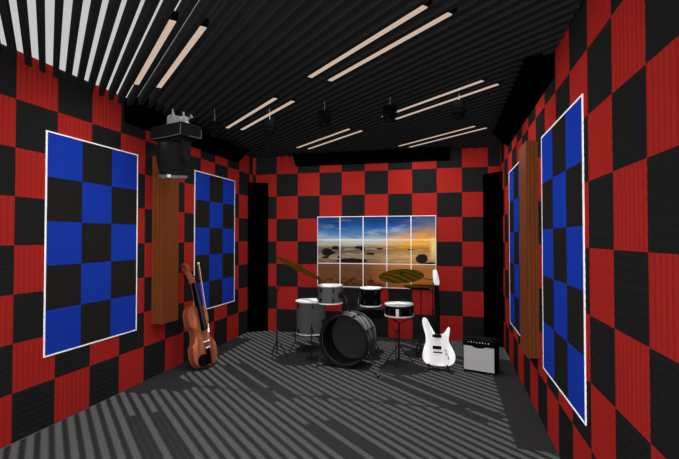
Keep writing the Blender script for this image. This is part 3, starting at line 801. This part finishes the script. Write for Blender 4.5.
el = [(-.072+.062*math.cos(2*PI*q/24), bl*.125+.058*math.sin(2*PI*q/24)) for q in range(24)]
MB().prism(el, (0,0,0), vs_, va, vn, .045, .074).build('chin_rest', M['ebony'], vio, bevel=.006)
sg = MB()
for k in range(4):
    x = (k-1.5)
    sg.tube([Vn(x*.010, bl*.29, zf+.012), Vn(x*.011, bl*.40, zf+.030), Vn(x*.006, neck1, zf+.022), Vn(x*.004, neck1+.03, .055)], .0008, 5)
sg.build('strings', M['edge'], vio)
for sd in (-1, 1):
    fh = MB(); pts = []
    for q in range(11):
        t = q/10; y = bl*(.33+.15*t); x = sd*(.070-.030*t+.010*math.sin(2*PI*t))
        pts.append(Vn(x, y, .0555 - .006*abs(t-.5)))
    fh.tube(pts, [.003]*11, 6); fh.tube([pts[0]-vn*.001, pts[0]+vn*.002], .006, 10); fh.tube([pts[-1]-vn*.001, pts[-1]+vn*.002], .005, 10)
    fh.build('f_hole', M['ebony'], vio)
MB().tube([Vn(0,-.005,0), Vn(0,-.016,0)], .007, 10).build('end_button', M['ebony'], vio)

bt, bb_ = Vector((.13, 13.90, 3.29))*T, vb + Vn(.062, bl*.47, .072)
bd = (bt-bb_).normalized(); BL = (bt-bb_).length
bow = thing('violin_bow', bb_, 'slim violin bow with pale hair leaning across violin toward left wall', 'bow')
sd = bd.cross(Vector((.6,-.8,0))).normalized(); fw_ = sd.cross(bd).normalized()
MB().tube([sd*-.012, sd*-.010+bd*BL*.5, sd*-.012+bd*(BL-.01)], [.0035,.003,.0025], 8).build('stick', M['bowwood'], bow)
MB().tube([fw_*.004+bd*.05, fw_*.004+bd*(BL-.01)], .0026, 6).build('hair', M['bowhair'], bow)
MB().obox(bd*.05-sd*.004, bd, sd, fw_, .016, .006, .004).build('frog', M['ivory'], bow)
MB().obox(bd*(BL-.008)-sd*.004, bd, sd, fw_, .010, .010, .004).build('tip', M['ivory'], bow)

# ------------------------------------------------------------------ daylight
sun = bpy.data.lights.new('sun', 'SUN'); sun.energy = 8.0; sun.angle = .006; sun.color = (1, .99, .98)
so = bpy.data.objects.new('sun', sun); col.objects.link(so); so.location = (1.6, 2, 8); so.rotation_euler = (0, 0, 0)
w = bpy.data.worlds.new('sky'); bpy.context.scene.world = w; w.use_nodes = True
nt = w.node_tree; N = nt.nodes; bg = N['Background']
tc = N.new('ShaderNodeTexCoord'); sp = N.new('ShaderNodeSeparateXYZ'); nt.links.new(tc.outputs['Generated'], sp.inputs[0])
r = N.new('ShaderNodeMapRange'); r.interpolation_type = 'SMOOTHSTEP'
r.inputs['From Min'].default_value = .66; r.inputs['From Max'].default_value = .98
r.inputs['To Min'].default_value = .56; r.inputs['To Max'].default_value = 3.8
nt.links.new(sp.outputs['Z'], r.inputs['Value'])
# added fill: sky raised on the unseen open side to brighten the walls
h1 = N.new('ShaderNodeMapRange'); h1.interpolation_type = 'SMOOTHSTEP'
h1.inputs['From Min'].default_value = .3; h1.inputs['From Max'].default_value = .95
h1.inputs['To Min'].default_value = 0; h1.inputs['To Max'].default_value = 5.0
neg = N.new('ShaderNodeMath'); neg.operation = 'MULTIPLY'; neg.inputs[1].default_value = -1
nt.links.new(sp.outputs['Y'], neg.inputs[0]); nt.links.new(neg.outputs[0], h1.inputs['Value'])
ad_ = N.new('ShaderNodeMath'); ad_.operation = 'ADD'
nt.links.new(r.outputs[0], ad_.inputs[0]); nt.links.new(h1.outputs[0], ad_.inputs[1])
nt.links.new(ad_.outputs[0], bg.inputs['Strength']); bg.inputs['Color'].default_value = (1, 1, 1, 1)

# ------------------------------------------------------------------ camera
cam = bpy.data.cameras.new('camera'); cam.sensor_width = 36; cam.lens = 443.187/679*36; cam.clip_start = .02
co = bpy.data.objects.new('camera', cam); col.objects.link(co)
yaw, pitch = -.2385, .019
fw = Vector((math.sin(yaw)*math.cos(pitch), math.cos(yaw)*math.cos(pitch), math.sin(pitch)))
rt = Vector((math.cos(yaw), -math.sin(yaw), 0)); uu = rt.cross(fw)
rm = Matrix((rt, uu, -fw)).transposed()
co.matrix_world = Matrix.Translation(Vector((8.5673, 0, 4.1518))*T) @ rm.to_4x4()
sc_ = bpy.context.scene; sc_.camera = co
sc_.view_settings.view_transform = 'Standard'; sc_.view_settings.look = 'None'
sc_.view_settings.exposure = 0; sc_.view_settings.gamma = 1; sc_.view_settings.use_curve_mapping = False
